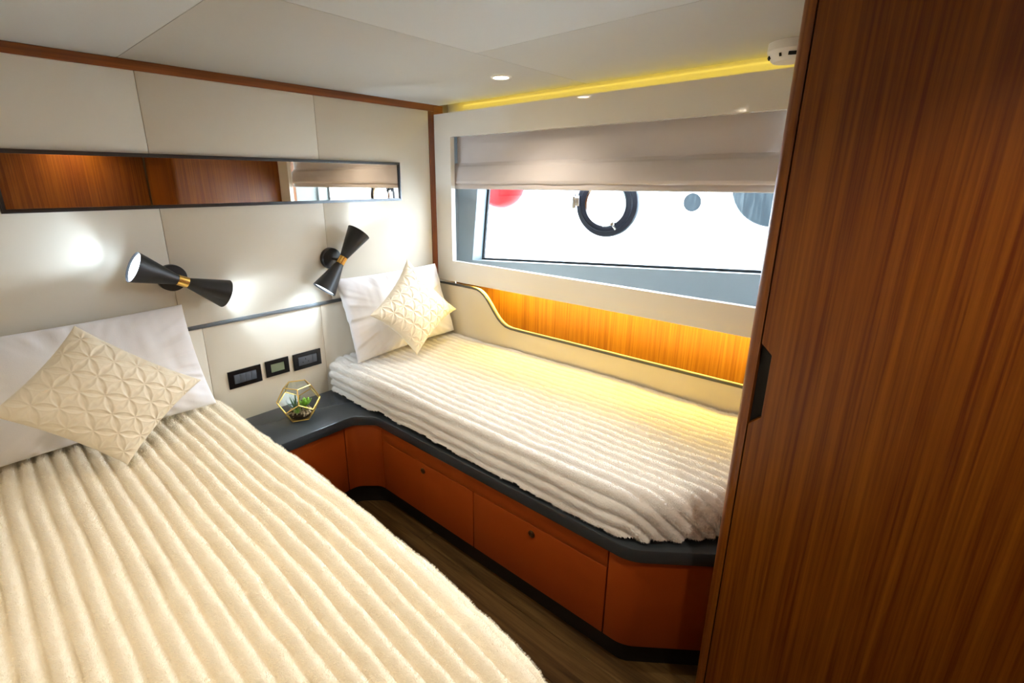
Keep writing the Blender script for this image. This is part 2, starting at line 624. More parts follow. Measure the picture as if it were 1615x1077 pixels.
# LED strips, hidden behind the lower and upper edges of the panel
link('light_strip', box(1.998, 2.010, FOOT_Y + 0.02, -0.30, 0.9435, 0.9495), M['led'], wr)
link('light_strip', box(2.02, 2.032, FOOT_Y + 0.02, -0.05, 1.858, 1.862), M['ledcove'], wr)
link('light_strip', box(2.036, 2.046, FOOT_Y + 0.02, -0.05, 1.930, 1.935), M['ledcove'], wr)

# window: frame, gasket, glass
GX = 0.10


def gx(y):
    return fx(y) + GX


win = thing('window_1', (2.2, -0.9, 1.06), None, None, kind='structure')
gin = [(-0.160, 1.052), (-0.228, 1.745), (-1.935, 1.745), (-1.905, 1.138)]
gout = [(-0.120, 1.015), (-0.19, 1.78), (-1.98, 1.78), (-1.95, 1.10)]
# deep reveal between lining and glass
bm = bmesh.new()
A = [bm.verts.new((fx(p[0]) + 0.001, p[0], p[1])) for p in hin]
B_ = [bm.verts.new((gx(p[0]), p[0], p[1])) for p in gin]
A2 = [bm.verts.new((fx(p[0]) + 0.021, p[0], p[1])) for p in gout]
B2 = [bm.verts.new((gx(p[0]) + 0.012, p[0], p[1])) for p in gout]
for i in range(4):
    j = (i + 1) % 4
    bm.faces.new((A[i], A[j], B_[j], B_[i]))
    bm.faces.new((A2[i], B2[i], B2[j], A2[j]))
    bm.faces.new((B_[i], B_[j], B2[j], B2[i]))
    bm.faces.new((A[i], A2[i], A2[j], A[j]))
link('window_frame', tomesh(bm), M['frame'], win)


def inset(poly, d):
    cy = sum(p[0] for p in poly) / len(poly)
    cz = sum(p[1] for p in poly) / len(poly)
    return [(p[0] + (d if p[0] < cy else -d), p[1] + (d if p[1] < cz else -d)) for p in poly]


bm = frame_prism(gin, inset(gin, 0.013), lambda p: (gx(p[0]) - 0.006, p[0], p[1]), lambda p: (gx(p[0]) + 0.008, p[0], p[1]))
link('gasket', tomesh(bm), M['gasket'], win)
g2 = inset(gin, -0.01)
link('glass_pane', prism(g2, lambda p: (gx(p[0]) + 0.0, p[0], p[1]), lambda p: (gx(p[0]) + 0.006, p[0], p[1]), smooth=None), M['glass'], win)

# opening porthole in the pane
ty = Vector((-0.1128, 1, 0)).normalized()       # along the glass
tn = Vector((-ty.y, ty.x, 0)) * 1                # into the room
tn = Vector((-1, -0.1128, 0)).normalized()
pc = Vector((gx(-0.945), -0.945, EYE - 0.105)) + tn * 0.004
pt_ = thing('porthole', pc - Vector((0, 0, 0.15)), 'round opening porthole with navy ring set in the long window pane', 'porthole')
R_, r_ = 0.165, 0.104
bm = lathe([(r_ + 0.004, 0), (r_ + 0.004, 0.022), (r_ + 0.014, 0.030), (R_ * 0.82, 0.031), (R_ * 0.84, 0.025), (R_ * 0.97, 0.023), (R_, 0.016), (R_, 0)], pc, tn, 64, close=True)
link('ring', tomesh(bm, 40), M['navy'], pt_)
bm = lathe([(r_ - 0.004, 0.004), (r_ - 0.003, 0.026), (r_ + 0.005, 0.031), (r_ + 0.0045, 0.004)], pc, tn, 64, close=True)
link('inner_rim', tomesh(bm, 40), M['chrome'], pt_, label='bright chrome inner rim')


def on_glass(dy, dz, out):
    return pc + ty * dy + Vector((0, 0, dz)) + tn * out


def oriented_box(ctr, ex, ey, ez, sx, sy, sz, bev=0.002):
    bm = bmesh.new()
    bm_box(bm, -sx / 2, sx / 2, -sy / 2, sy / 2, -sz / 2, sz / 2, bev)
    mtx = Matrix((ex, ey, ez)).transposed().to_4x4()
    mtx.translation = ctr
    bmesh.ops.transform(bm, matrix=mtx, verts=bm.verts)
    return bm


UPZ = Vector((0, 0, 1))
bm = oriented_box(on_glass(0.155, 0.012, 0.036), ty, tn, UPZ, 0.036, 0.020, 0.052)
b2 = oriented_box(on_glass(0.166, 0.012, 0.044), ty, tn, UPZ, 0.014, 0.014, 0.074)
tmp = bpy.data.meshes.new('t'); b2.to_mesh(tmp); b2.free(); bm.from_mesh(tmp)
link('hinge', tomesh(bm, 40), M['chrome'], pt_, label='chrome hinge block')
bm = lathe([(0, 0.030), (0.011, 0.030), (0.012, 0.046), (0.008, 0.052), (0, 0.052)], on_glass(-0.050, -0.095, 0), tn, 20)
tube([on_glass(-0.050, -0.095, 0.044), on_glass(-0.025, -0.105, 0.048), on_glass(0.0, -0.110, 0.046)], [0.006, 0.005, 0.003], 8, bm)
tube([on_glass(-0.045, -0.098, 0.036), on_glass(-0.066, -0.122, 0.036)], [0.007, 0.006], 8, bm)
link('latch', tomesh(bm, 40), M['chrome'], pt_, label='small chrome latch lever')

# ================================================================== OUTSIDE
nb = thing('moored_boat', (5.0, 0.2, -0.7), 'white hull of a boat moored close outside the window', 'boat')


def hx(z):
    return 4.55 + 0.10 * (1.6 - z) * (z < 1.6) * 0.35


prof = [(4.95, -0.9), (4.72, 0.0), (4.56, 1.0), (4.55, 1.6), (4.56, 2.4), (4.70, 2.5), (6.2, 2.52), (6.2, -0.9)]
bm = prism_bm(bmesh.new(), prof, lambda p: (p[0], -7.0, p[1]), lambda p: (p[0], 8.0, p[1]))
link('hull', tomesh(bm, 50), M['hull'], nb)
# small round port and the large rounded window in that hull
c0 = Vector((4.55, -0.545, 1.337))
link('small_port', tomesh(lathe([(0, 0.012), (0.082, 0.012), (0.082, -0.01)], c0, (-1, 0, 0), 40), 40), M['hullglass'], nb, label='small round hull port')
bm = lathe([(0.080, -0.005), (0.080, 0.02), (0.100, 0.015), (0.112, -0.005)], c0, (-1, 0, 0), 40, close=True)
link('port_rim', tomesh(bm, 40), M['white'], nb)
c1 = Vector((4.55, -1.20, 1.50))
link('large_port', tomesh(lathe([(0, 0.012), (0.335, 0.012), (0.345, 0.0), (0.345, -0.01)], c1, (-1, 0, 0), 64), 40), M['hullglass'], nb, label='large round grey hull window')
bm = bmesh.new()
bmesh.ops.create_uvsphere(bm, u_segments=40, v_segments=24, radius=0.26)
for v in bm.verts:
    if v.co.z > 0.2:
        v.co.z *= 1.0 + (v.co.z - 0.2) * 1.2
    v.co += Vector((4.24, 1.45, 1.49))
fd = thing('fender', (4.24, 1.45, 1.23), 'red round fender ball hanging by the white hull outside', 'fender')
link('ball', tomesh(bm, 'all'), M['red'], fd)
link('rope', tomesh(tube([(4.24, 1.45, 1.74), (4.30, 1.45, 2.1), (4.62, 1.45, 2.52)], 0.009, 8), 'all'), M['white'], fd)
link('water_surface', box(2.7, 9, -12, 12, -0.95, -0.9), M['water'], kind='structure', label='grey water beside the hull')

# ================================================================== LEFT BED AND RIGHT BERTH CARCASS
path = fillet([(0.69, -0.352), (1.098, -0.352), (1.168, -0.428), (1.168, -1.712), (1.335, -1.926)], [0, 0.055, 0.06, 0.13, 0], 10)
wt_poly = path + [(1.968, -1.926), (1.968, -0.002), (0.69, -0.002)]
link('worktop', prism_z(wt_poly, 0.417, 0.465, 0.006), M['worktop'],
     label='dark slate bedside shelf running on as the ledge round the window berth', cat='worktop')

bp_ = offset_path(path, 0.014)


def cut_path(pts, f):
    return [p for p in pts if f(p)]


def ribbon(pts, z0, z1, th=0.016, bev=0.0015):
    inn = offset_path(pts, th)
    return prism_z(pts + inn[::-1], z0, z1, bev)


cab = thing('berth_base', (1.5, -1.1, FZ), 'orange leather fronted base cabinet under the window berth', 'bed base')
core = offset_path(path, 0.036)
link('carcass', prism_z(core + [(1.965, -1.92), (1.965, -0.005), (0.70, -0.005)], 0.085, 0.415), M['black'], cab)
pl_ = offset_path(path, 0.060)
link('plinth', prism_z(pl_ + [(1.96, -1.91), (1.96, -0.01), (0.71, -0.01)], FZ, 0.084), M['black'], cab, label='recessed black plinth')
g = 0.0022
y_a = bp_[0][1]
link('front_panel', ribbon([(0.692, y_a), (1.054, y_a)], 0.082, 0.414), M['orange'], cab)
inner_c = [(1.0595, y_a)] + [p for p in bp_ if p[0] > 1.062 and p[1] > -0.452 and p[1] < y_a + 0.0005] + [(1.182, -0.452)]
xf = 1.182
inner_c = [p for i, p in enumerate(inner_c) if i == 0 or (Vector(p) - Vector(inner_c[i - 1])).length > 0.002]
link('curved_panel', ribbon(inner_c, 0.082, 0.414), M['orange'], cab)
link('top_rail', ribbon([(xf, -0.4535), (xf, -1.634)], 0.3455, 0.414), M['orange'], cab)
for (ya, yb, ky) in ((-0.4545, -1.046, -0.747), (-1.049, -1.634, -1.338)):
    d = link('door', ribbon([(xf, ya - g / 2), (xf, yb + g / 2)], 0.082, 0.3425), M['orange'], cab)
    kc = (xf, ky, 0.308)
    bm = lathe([(0, 0.001), (0.013, 0.001), (0.0135, 0.004), (0.010, 0.006), (0.0095, 0.003), (0.004, 0.003), (0.004, 0.005), (0, 0.005)], kc, (-1, 0, 0), 28)
    link('latch', tomesh(bm, 40), M['antique'], d, label='round bronze push latch')
outer_c = [(xf, -1.638)] + [p for p in bp_ if p[1] < -1.645]
link('curved_panel', ribbon(outer_c, 0.082, 0.414), M['orange'], cab)

lb = thing('bed_base', (-0.1, -1.0, FZ), 'orange bed base beneath the left fur covered bed', 'bed base')
bpoly = fillet([(-1.0, -0.01), (0.595, -0.01), (0.57, -1.2), (0.50, -1.78), (0.30, -2.03), (-1.0, -2.05)][::-1], [0, 0.15, 0.2, 0.3, 0, 0], 8)
link('carcass', prism_z(bpoly, 0.085, 0.415, 0.003), M['orange'], lb)
link('plinth', prism_z([(p[0] - 0.05 if p[0] > 0 else p[0], p[1] + 0.04 if p[1] < -1.9 else p[1]) for p in bpoly], FZ, 0.085), M['black'], lb)
link('top_board', prism_z(bpoly, 0.4155, 0.45, 0.003), M['worktop'], lb)

# mattresses
link('mattress', prism_z([(p[0] - 0.005 if p[0] > 0 else p[0], p[1]) for p in bpoly], 0.4505, 0.585, 0.02), M['mattress'],
     label='plain mattress under the fur throw of the left bed', cat='mattress')
mp_ = fillet([(1.95, -0.012), (1.235, -0.012), (1.245, -1.66), (1.42, -1.84), (1.95, -1.84)], [0, 0.0, 0.1, 0.05, 0], 6)
link('mattress', prism_z(mp_, 0.4655, 0.585, 0.015), M['mattress'],
     label='plain mattress under the fur throw of the window berth', cat='mattress')


# ------------------------------------------------------------------ fur throws
def drape(poly, xr, yr, ztop, r, drop, pitch, amp, step, seed, bow=None, flat_sides=()):
    """poly: convex footprint (2-D) where the cloth lies flat; it rolls over radius r outside and hangs down."""
    nu = int((xr[1] - xr[0]) / step) + 1
    nv = int((yr[1] - yr[0]) / step) + 1
    U, V = np.meshgrid(np.linspace(*xr, nu), np.linspace(*yr, nv), indexing='ij')
    pts = np.stack([U.ravel(), V.ravel()], 1)
    poly = np.array(poly)
    A_ = poly
    B__ = np.roll(poly, -1, 0)
    best = np.full(len(pts), 1e9)
    near = pts.copy()
    inside = np.ones(len(pts), bool)
    area = 0.5 * np.sum(A_[:, 0] * B__[:, 1] - B__[:, 0] * A_[:, 1])
    sgn = np.sign(area)
    for a, c in zip(A_, B__):
        e = c - a
        L2 = (e * e).sum()
        if L2 < 1e-12:
            continue
        t = np.clip(((pts - a) @ e) / L2, 0, 1)
        q = a + t[:, None] * e
        d = np.linalg.norm(pts - q, axis=1)
        cr = e[0] * (pts[:, 1] - a[1]) - e[1] * (pts[:, 0] - a[0])
        inside &= (cr * sgn >= 0)
        mk = d < best
        best[mk] = d[mk]
        near[mk] = q[mk]
    d = np.where(inside, 0, best)
    nrm = np.where(inside[:, None], 0, (pts - near) / np.maximum(best, 1e-9)[:, None])
    arc = r * PI / 2
    th = np.clip(d / r, 0, PI / 2)
    outw = r * np.sin(th)
    down = r * (1 - np.cos(th)) + np.maximum(d - arc, 0)
    dmax = arc + drop - r
    hem = dmax + 0.006 * vnoise(U.ravel() * 30, V.ravel() * 30, seed + 9) + 0.010 * vnoise(U.ravel() * 6, V.ravel() * 6, seed + 8)
    base = np.where(inside[:, None], pts, near + nrm * outw[:, None])
    z = ztop - down
    # ribs follow the cloth coordinate, wandering a little
    uu, vv = U.ravel(), V.ravel()
    wob = 0.0035 * vnoise(uu * 5 + 3, vv * 2.6, seed) + 0.0022 * vnoise(uu * 14, vv * 7, seed + 1)
    if bow is not None:
        wob = wob + bow(uu, vv)
    ph = (uu + wob) / pitch
    fr = np.abs(2 * (ph - np.floor(ph)) - 1)           # 1 at valley, 0 at crest
    rib = np.clip(1 - fr ** 2.2, 0, 1) ** 0.72
    h = amp * rib
    h += 0.0032 * vnoise(ph * 1.0 + 11, vv * 20, seed + 2) * rib
    h += 0.0010 * vnoise(uu * 95, vv * 70, seed + 3) + 0.0007 * vnoise(uu * 190, vv * 150, seed + 4)
    low = 0.006 * vnoise(uu * 3.2, vv * 2.4, seed + 5) + 0.0025 * vnoise(uu * 8, vv * 7, seed + 6)
    P = np.concatenate([base, z[:, None]], 1)
    # sway of the hanging part
    hang = np.clip((d - arc * 0.6) / 0.08, 0, 1)
    sway = 0.008 * vnoise(vv * 7 + 5, uu * 7, seed + 7) * hang
    N = np.concatenate([nrm * np.sin(th)[:, None], np.cos(th)[:, None]], 1)
    P = P + N * (h + low * (1 - hang))[:, None] + np.concatenate([nrm * sway[:, None], np.zeros((len(P), 1))], 1)
    keep = d <= hem
    idx = np.arange(nu * nv).reshape(nu, nv)
    Q = np.stack([idx[:-1, :-1], idx[1:, :-1], idx[1:, 1:], idx[:-1, 1:]], -1).reshape(-1, 4)
    Q = Q[keep[Q].all(1)]
    used = np.unique(Q)
    remap = np.full(nu * nv, -1)
    remap[used] = np.arange(len(used))
    return P[used], remap[Q]


def cloth_normals(V, Q):
    n = np.cross(V[Q[:, 2]] - V[Q[:, 0]], V[Q[:, 3]] - V[Q[:, 1]])
    return n


def fur_strands(name, V, Q, count, length, parent, mat, rad=0.00035, seed=1):
    rng = np.random.default_rng(seed)
    n = cloth_normals(V, Q)
    area = np.linalg.norm(n, axis=1)
    n = n / np.maximum(area, 1e-12)[:, None]
    cp = np.cumsum(area)
    f = np.searchsorted(cp, rng.random(count) * cp[-1])
    a, c = rng.random((2, count, 1))
    q = V[Q[f]]
    root = (q[:, 0] * (1 - a) + q[:, 1] * a) * (1 - c) + (q[:, 3] * (1 - a) + q[:, 2] * a) * c
    nn = n[f]
    # clumps lean the same way, which gives the brushed look
    lean = np.stack([vnoise(root[:, 0] * 45 + root[:, 2] * 45, root[:, 1] * 45, seed), vnoise(root[:, 0] * 45 + 50, root[:, 1] * 45 + root[:, 2] * 45, seed + 1), np.full(count, -0.15)], 1)
    lean = lean * 0.45 + rng.normal(0, 0.30, (count, 3))
    L = length * (0.6 + 0.6 * rng.random((count, 1)))
    d1 = nn + 0.45 * lean
    d2 = nn * 0.75 + 0.9 * lean
    p1 = root + d1 / np.linalg.norm(d1, axis=1)[:, None] * L * 0.5
    p2 = p1 + d2 / np.linalg.norm(d2, axis=1)[:, None] * L * 0.5
    P = np.stack([root - nn * 0.001, p1, p2], 1)
    hc = bpy.data.hair_curves.new(name)
    hc.add_curves([3] * count)
    base = Vector((0, 0, 0))
    p = parent
    while p:
        base += p.location
        p = p.parent
    hc.points.foreach_set('position', (P - np.array(base)).astype(np.float32).ravel())
    hc.points.foreach_set('radius', np.tile(np.array([rad, rad * 0.8, rad * 0.25], np.float32), count))
    hc.materials.append(mat)
    o = bpy.data.objects.new(name, hc)
    COL.objects.link(o)
    o.parent = parent
    o['kind'] = 'stuff'
    return o


def orient_up(V, Q):
    n = cloth_normals(V, Q)
    return Q if n[:, 2].sum() > 0 else Q[:, ::-1]


FUR = True
# left bed
poly1 = fillet([(-1.0, -0.035), (0.585, -0.035), (0.585, -0.9), (0.565, -1.45), (0.525, -1.80), (0.28, -2.04), (-1.0, -2.06)], [0, 0.0, 0.3, 0.4, 0.2, 0.15, 0], 8)
V1, Q1 = drape(poly1[::-1], (-1.0, 0.585 + 0.28), (-2.25, -0.035), 0.611, 0.05, 0.20, 0.0415, 0.028, 0.0045, 21,
               bow=lambda u, v: 0.10 * np.clip(-v - 1.0, 0, 2) ** 2 * np.clip((u - 0.1) / 0.5, 0, 1))
Q1 = orient_up(V1, Q1)
bl1 = link('fur_throw', raw_mesh(V1, Q1), M['fur'], label='cream ribbed faux fur throw spread over the left bed in the foreground', cat='throw', group='ribbed fur throws')
if FUR:
    fur_strands('fur_pile', V1, Q1, 520000, 0.0055, bl1, M['hair'], 0.0003, 3)
# window berth
poly2 = fillet([(1.955, -0.03), (1.240, -0.03), (1.240, -1.685), (1.41, -1.855), (1.955, -1.855)], [0, 0.03, 0.12, 0.05, 0], 6)
V2, Q2 = drape(poly2, (1.240 - 0.25, 1.955), (-2.15, -0.012), 0.612, 0.045, 0.134, 0.041, 0.019, 0.0045, 57)
Q2 = orient_up(V2, Q2)
bl2 = link('fur_throw', raw_mesh(V2, Q2), M['fur2'], label='off white ribbed faux fur throw on the berth below the window', cat='throw', group='ribbed fur throws')
if FUR:
    fur_strands('fur_pile', V2, Q2, 300000, 0.0055, bl2, M['hair2'], 0.0003, 5)


# ------------------------------------------------------------------ pillows and cushions
def cushion_mesh(TL, TR, BR, BL, T, front, n=90, k=0.05, p=0.42, wrinkle=0.0, quilt=None, seed=0, sag=0.0):
    TL, TR, BR, BL, front = [np.array(a, float) for a in (TL, TR, BR, BL, front)]
    g_ = np.linspace(-1, 1, n)
    g_ = np.sign(g_) * (1 - (1 - np.abs(g_)) ** 1.25)     # finer towards the seam
    u, v = np.meshgrid(g_, g_, indexing='ij')
    W = 0.5 * (np.linalg.norm(TR - TL) + np.linalg.norm(BR - BL))
    H = 0.5 * (np.linalg.norm(TL - BL) + np.linalg.norm(TR - BR))
    Us = u * (1 - k * (1 - v ** 2) * np.abs(u))
    Vs = v * (1 - k * (1 - u ** 2) * np.abs(v))
    s, t = (Us + 1) / 2, (Vs + 1) / 2
    C_ = (TL[None, None] * (1 - s)[..., None] + TR * s[..., None]) * t[..., None] + (BL * (1 - s)[..., None] + BR * s[..., None]) * (1 - t)[..., None]
    nrm = np.cross(TR - TL, TL - BL)
    nrm /= np.linalg.norm(nrm)
    if nrm @ front < 0:
        nrm = -nrm
    prof = (np.clip((1 - u ** 2) * (1 - v ** 2), 0, 1)) ** p
    out = []
    for side in (1, -1):
        th = T / 2 * prof
        edge = 1 - np.clip(prof * 1.6, 0, 1)
        inner = np.clip(prof * 3, 0, 1)
        if wrinkle:
            a = u * W / 2
            c = v * H / 2
            ang = np.arctan2(v, u)
            fold = vnoise(a * 14 + c * 6, c * 3 - a * 2, seed) * 0.55 + vnoise(a * 30 + 5, c * 12, seed + 1) * 0.25
            pucker = vnoise(ang * 14, np.full_like(ang, 3.3), seed + 2) * np.clip((np.maximum(np.abs(u), np.abs(v)) - 0.5) * 2, 0, 1)
            th = th + wrinkle * inner * (fold + 0.7 * pucker)
        if quilt:
            e1 = TL - BR                      # the upright diagonal
            e1 = e1 / np.linalg.norm(e1)
            e2 = np.cross(nrm, e1)
            rel = C_ - (TL + BR) / 2
            a, c = rel @ e2, rel @ e1
            sp = quilt
            hh = sp * math.sqrt(3) / 2
            dmin = np.full_like(a, 9)
            along = np.zeros_like(a)
            for q in range(3):
                an = PI / 2 + q * PI / 3
                dx, dy = math.cos(an), math.sin(an)
                perp = -a * dy + c * dx
                al = a * dx + c * dy
                kk = np.round(perp / hh)
                dd = np.abs(perp - kk * hh)
                shift = np.where(np.mod(kk, 2) == 0, 0.0, sp / 2)
                al2 = (al + shift) / sp
                near_v = np.abs(al2 - np.round(al2)) * 2      # 0 at a star, 1 half way
                upd = dd < dmin
                dmin = np.where(upd, dd, dmin)
                along = np.where(upd, near_v, along)
            frac = np.clip(along, 0, 1) / 2
            wdt = sp * (0.025 + 0.15 * np.sin(frac * PI)) 
            lens = np.clip(1 - dmin / wdt, 0, 1)
            star = np.clip(1 - along, 0, 1)
            crease = lens ** 0.8 * (0.0022 + 0.0040 * star) 
            petal = np.exp(-((dmin - wdt) / 0.0018) ** 2) * 0.0012
            puff = 0.0020 * np.clip((dmin - wdt) / (hh / 3), 0, 1) + 0.004
            th = th + inner * (puff + petal - crease)
        P = C_ + nrm * (side * th)[..., None]
        out.append(P)
    m0 = grid_idx(n)
    V = np.concatenate([out[0].reshape(-1, 3), out[1].reshape(-1, 3)])
    Q = np.concatenate([m0, m0[:, ::-1] + n * n])
    # weld the rim
    bm = bmesh.new()
    me = raw_mesh(V, Q)
    bm.from_mesh(me)
    bmesh.ops.remove_doubles(bm, verts=bm.verts, dist=1e-5)
    return tomesh(bm, 'all')


def grid_idx(n):
    idx = np.arange(n * n).reshape(n, n)
    return np.stack([idx[:-1, :-1], idx[1:, :-1], idx[1:, 1:], idx[:-1, 1:]], -1).reshape(-1, 4)


Z = EYE


def nearer(p, k):
    return tuple(np.array([0, -2.2, EYE]) + (np.array(p) - np.array([0, -2.2, EYE])) * k)


link('pillow', cushion_mesh((-0.13, -0.055, Z - .468), (0.572, -0.05, Z - .462), (0.60, -0.165, Z - .860), (-0.15, -0.165, Z - .860), 0.125, (0, -1, 0.3), wrinkle=0.011, seed=3, k=0.03),
     M['cotton'], label='white cotton pillow leaning on the wall behind the left bed', cat='pillow', group='white pillows')
link('pillow', cushion_mesh((1.245, -0.055, Z - .458), (1.905, -0.05, Z - .458), (1.955, -0.15, Z - .86), (1.262, -0.17, Z - .875), 0.115, (0, -1, 0.3), wrinkle=0.012, seed=8, k=0.035),
     M['cotton'], label='white cotton pillow in the corner at the head of the window berth', cat='pillow', group='white pillows')
# cushions stand on one corner: corner order is the diamond's top, right, bottom, left
link('cushion', cushion_mesh(nearer((0.222, -0.20, Z - .443), .965), nearer((0.532, -0.27, Z - .708), .965), (0.236, -0.455, Z - .852), nearer((-0.025, -0.28, Z - .642), .965), 0.13, (0, -1, 0.5), n=190, k=0.075, p=0.5, quilt=0.062, seed=4),
     M['satin'], label='cream star quilted cushion set on its corner on the left bed', cat='cushion', group='star quilted cushions')
link('cushion', cushion_mesh(nearer((1.635, -0.135, Z - .392), .96), nearer((1.905, -0.225, Z - .705), .96), (1.50, -0.345, Z - .85), nearer((1.308, -0.235, Z - .622), .96), 0.13, (0, -1, 0.5), n=190, k=0.15, p=0.5, quilt=0.062, seed=5),
     M['satin'], label='cream star quilted cushion set on its corner on the window berth', cat='cushion', group='star quilted cushions')

# ================================================================== SIDE BOARD OF THE BERTH
bt = [(-0.004, -0.574), (-0.20, -0.574), (-0.30, -0.5745), (-0.340, -0.578), (-0.368, -0.588), (-0.392, -0.603), (-0.415, -0.625), (-0.440, -0.653), (-0.470, -0.690),
      (-0.500, -0.722), (-0.525, -0.741), (-0.552, -0.754), (-0.585, -0.760), (-0.65, -0.761), (-0.98, -0.7605), (-1.30, -0.761), (-1.925, -0.760)]
bt = [(a, c + EYE) for a, c in bt]
sb = thing('side_board', (1.968, -0.95, 0.466), 'cream upholstered side board with a swooping top along the window berth', 'side board')
poly = [(p[0], p[1] - 0.0015) for p in bt] + [(-1.925, 0.466), (-0.004, 0.466)]
link('board', prism(poly, lambda p: (1.962, p[0], p[1]), lambda p: (1.984, p[0], p[1]), smooth=40), M['board'], sb)
low = [(p[0], p[1] - 0.013) for p in bt]
# offset the lower outline along the normal so the piping keeps its width on the slope
P2 = offset_path(bt, 0.0)
n_in = offset_path(bt, 0.0115)
link('piping', prism(bt + n_in[::-1], lambda p: (1.9585, p[0], p[1] + 0.0005), lambda p: (1.9695, p[0], p[1] + 0.0005), smooth=40), M['piping'], sb, label='dark grey piping along the top edge')

# ================================================================== BLIND
bl = thing('roman_blind', (2.03, -0.92, 1.47), 'taupe roman blind half drawn over the long window', 'blind')


def blind_sheet(prof, y0, y1, n=120, seed=0, th=0.003):
    prof = np.array(prof)
    d = np.concatenate([[0], np.cumsum(np.linalg.norm(np.diff(prof, axis=0), axis=1))])
    tt = np.linspace(0, d[-1], 60)
    X_ = np.interp(tt, d, prof[:, 0])
    Zz = np.interp(tt, d, prof[:, 1])
    ys = np.linspace(y0, y1, n)
    T_, Y_ = np.meshgrid(np.arange(60), ys, indexing='ij')
    Xg = X_[T_]
    Zg = Zz[T_]
    Xg = Xg + 0.004 * vnoise(Y_ * 5, Zg * 6, seed) + 0.002 * vnoise(Y_ * 16 + Zg * 12, Zg * 20, seed + 1)
    F = np.stack([Xg, Y_, Zg], -1)
    Bk = F + np.array([th, 0, 0])
    allp = np.concatenate([F, Bk[::-1]], 0)
    return grid_mesh(np.concatenate([allp, allp[:1]], 0))


yb0, yb1 = -0.108, -1.80
link('fabric', blind_sheet([(2.036, 1.80), (2.035, 1.70), (2.035, 1.603)], yb0 - 0.012, yb1, seed=2), M['blind'], bl)
link('fold', blind_sheet([(2.034, 1.612), (2.028, 1.600), (2.019, 1.592), (2.015, 1.58), (2.008, 1.545), (2.004, 1.515), (2.008, 1.503), (2.020, 1.499)], yb0 + 0.004, yb1, seed=5), M['blind'], bl)
link('hem', blind_sheet([(2.028, 1.52), (2.020, 1.505), (2.016, 1.490), (2.016, 1.476), (2.022, 1.472), (2.030, 1.474)], yb0 + 0.004, yb1, seed=9), M['blind'], bl)
link('head_rail', box(2.03, 2.05, yb1, yb0, 1.80, 1.83), M['white'], bl)

# ================================================================== WARDROBE
WX = 1.19
wd = thing('wardrobe', (1.6, -2.2, FZ), 'tall teak wardrobe standing at the foot of the window berth', 'wardrobe')
DY = -1.9555        # edge between post and door
link('side_panel', box(WX + 0.026, 2.10, FOOT_Y - 0.016, FOOT_Y, FZ, CEIL - 0.002), M['teak'], wd)
# rounded corner post
pp = [(WX + 0.028, FOOT_Y + 0.0015)]
rp = 0.024
for k in range(9):
    t = PI / 2 + (PI / 2) * k / 8
    pp.append((WX - 0.002 + rp + rp * math.cos(t), FOOT_Y + 0.0015 - rp + rp * math.sin(t)))
pp += [(WX - 0.002, DY + 0.0012), (WX + 0.028, DY + 0.0012)]
link('corner_post', prism_z(pp, FZ, CEIL - 0.002), M['teak'], wd)
link('carcass', box(WX + 0.03, 2.08, BACK_Y + 0.001, FOOT_Y - 0.017, FZ, CEIL - 0.003), M['black'], wd)
h0, h1 = EYE - 0.5515, EYE - 0.350
dz = 0.024
door = [(DY - 0.0012, 0.035), (DY - 0.0012, h0), (DY - 0.0255, h0 + dz), (DY - 0.0255, h1 - dz), (DY - 0.0012, h1), (DY - 0.0012, CEIL - 0.012), (BACK_Y + 0.004, CEIL - 0.012), (BACK_Y + 0.004, 0.035)]
dr = link('door', prism(door, lambda p: (WX, p[0], p[1]), lambda p: (WX + 0.022, p[0], p[1]), 0.0012, None), M['teak'], wd)
link('finger_pull', box(WX + 0.0225, WX + 0.0285, DY - 0.045, DY + 0.0008, h0 - 0.02, h1 + 0.02), M['black'], dr, label='black recessed finger pull')
link('plinth', box(WX + 0.02, WX + 0.029, BACK_Y + 0.002, DY, FZ, 0.034), M['black'], wd)

# ================================================================== MIRROR
mi = thing('wall_mirror', (0.925, 0, 1.416), 'long narrow bronze mirror in a dark metal frame on the headboard wall', 'mirror')
mo = [(0.137, 1.414), (0.137, 1.610), (1.712, 1.610), (1.712, 1.414)]
mn = [(0.150, 1.427), (0.150, 1.597), (1.699, 1.597), (1.699, 1.427)]
bm = frame_prism(mo, mn, lambda p: (p[0], -0.0005, p[1]), lambda p: (p[0], -0.018, p[1]))
bmesh.ops.recalc_face_normals(bm, faces=bm.faces)
bmesh.ops.bevel(bm, geom=[e for e in bm.edges if abs(e.verts[0].co.y + 0.018) < 1e-4 and abs(e.verts[1].co.y + 0.018) < 1e-4 and e.calc_face_angle(0) > 0.5], offset=0.004, segments=2, affect='EDGES')
link('mirror_frame', tomesh(bm, 30), plain('dark_frame_metal', (0.10, 0.105, 0.11), 0.28, metal=0.85), mi)
link('mirror_glass', box(0.149, 1.700, -0.008, -0.0005, 1.426, 1.598), M['mirror'], mi)


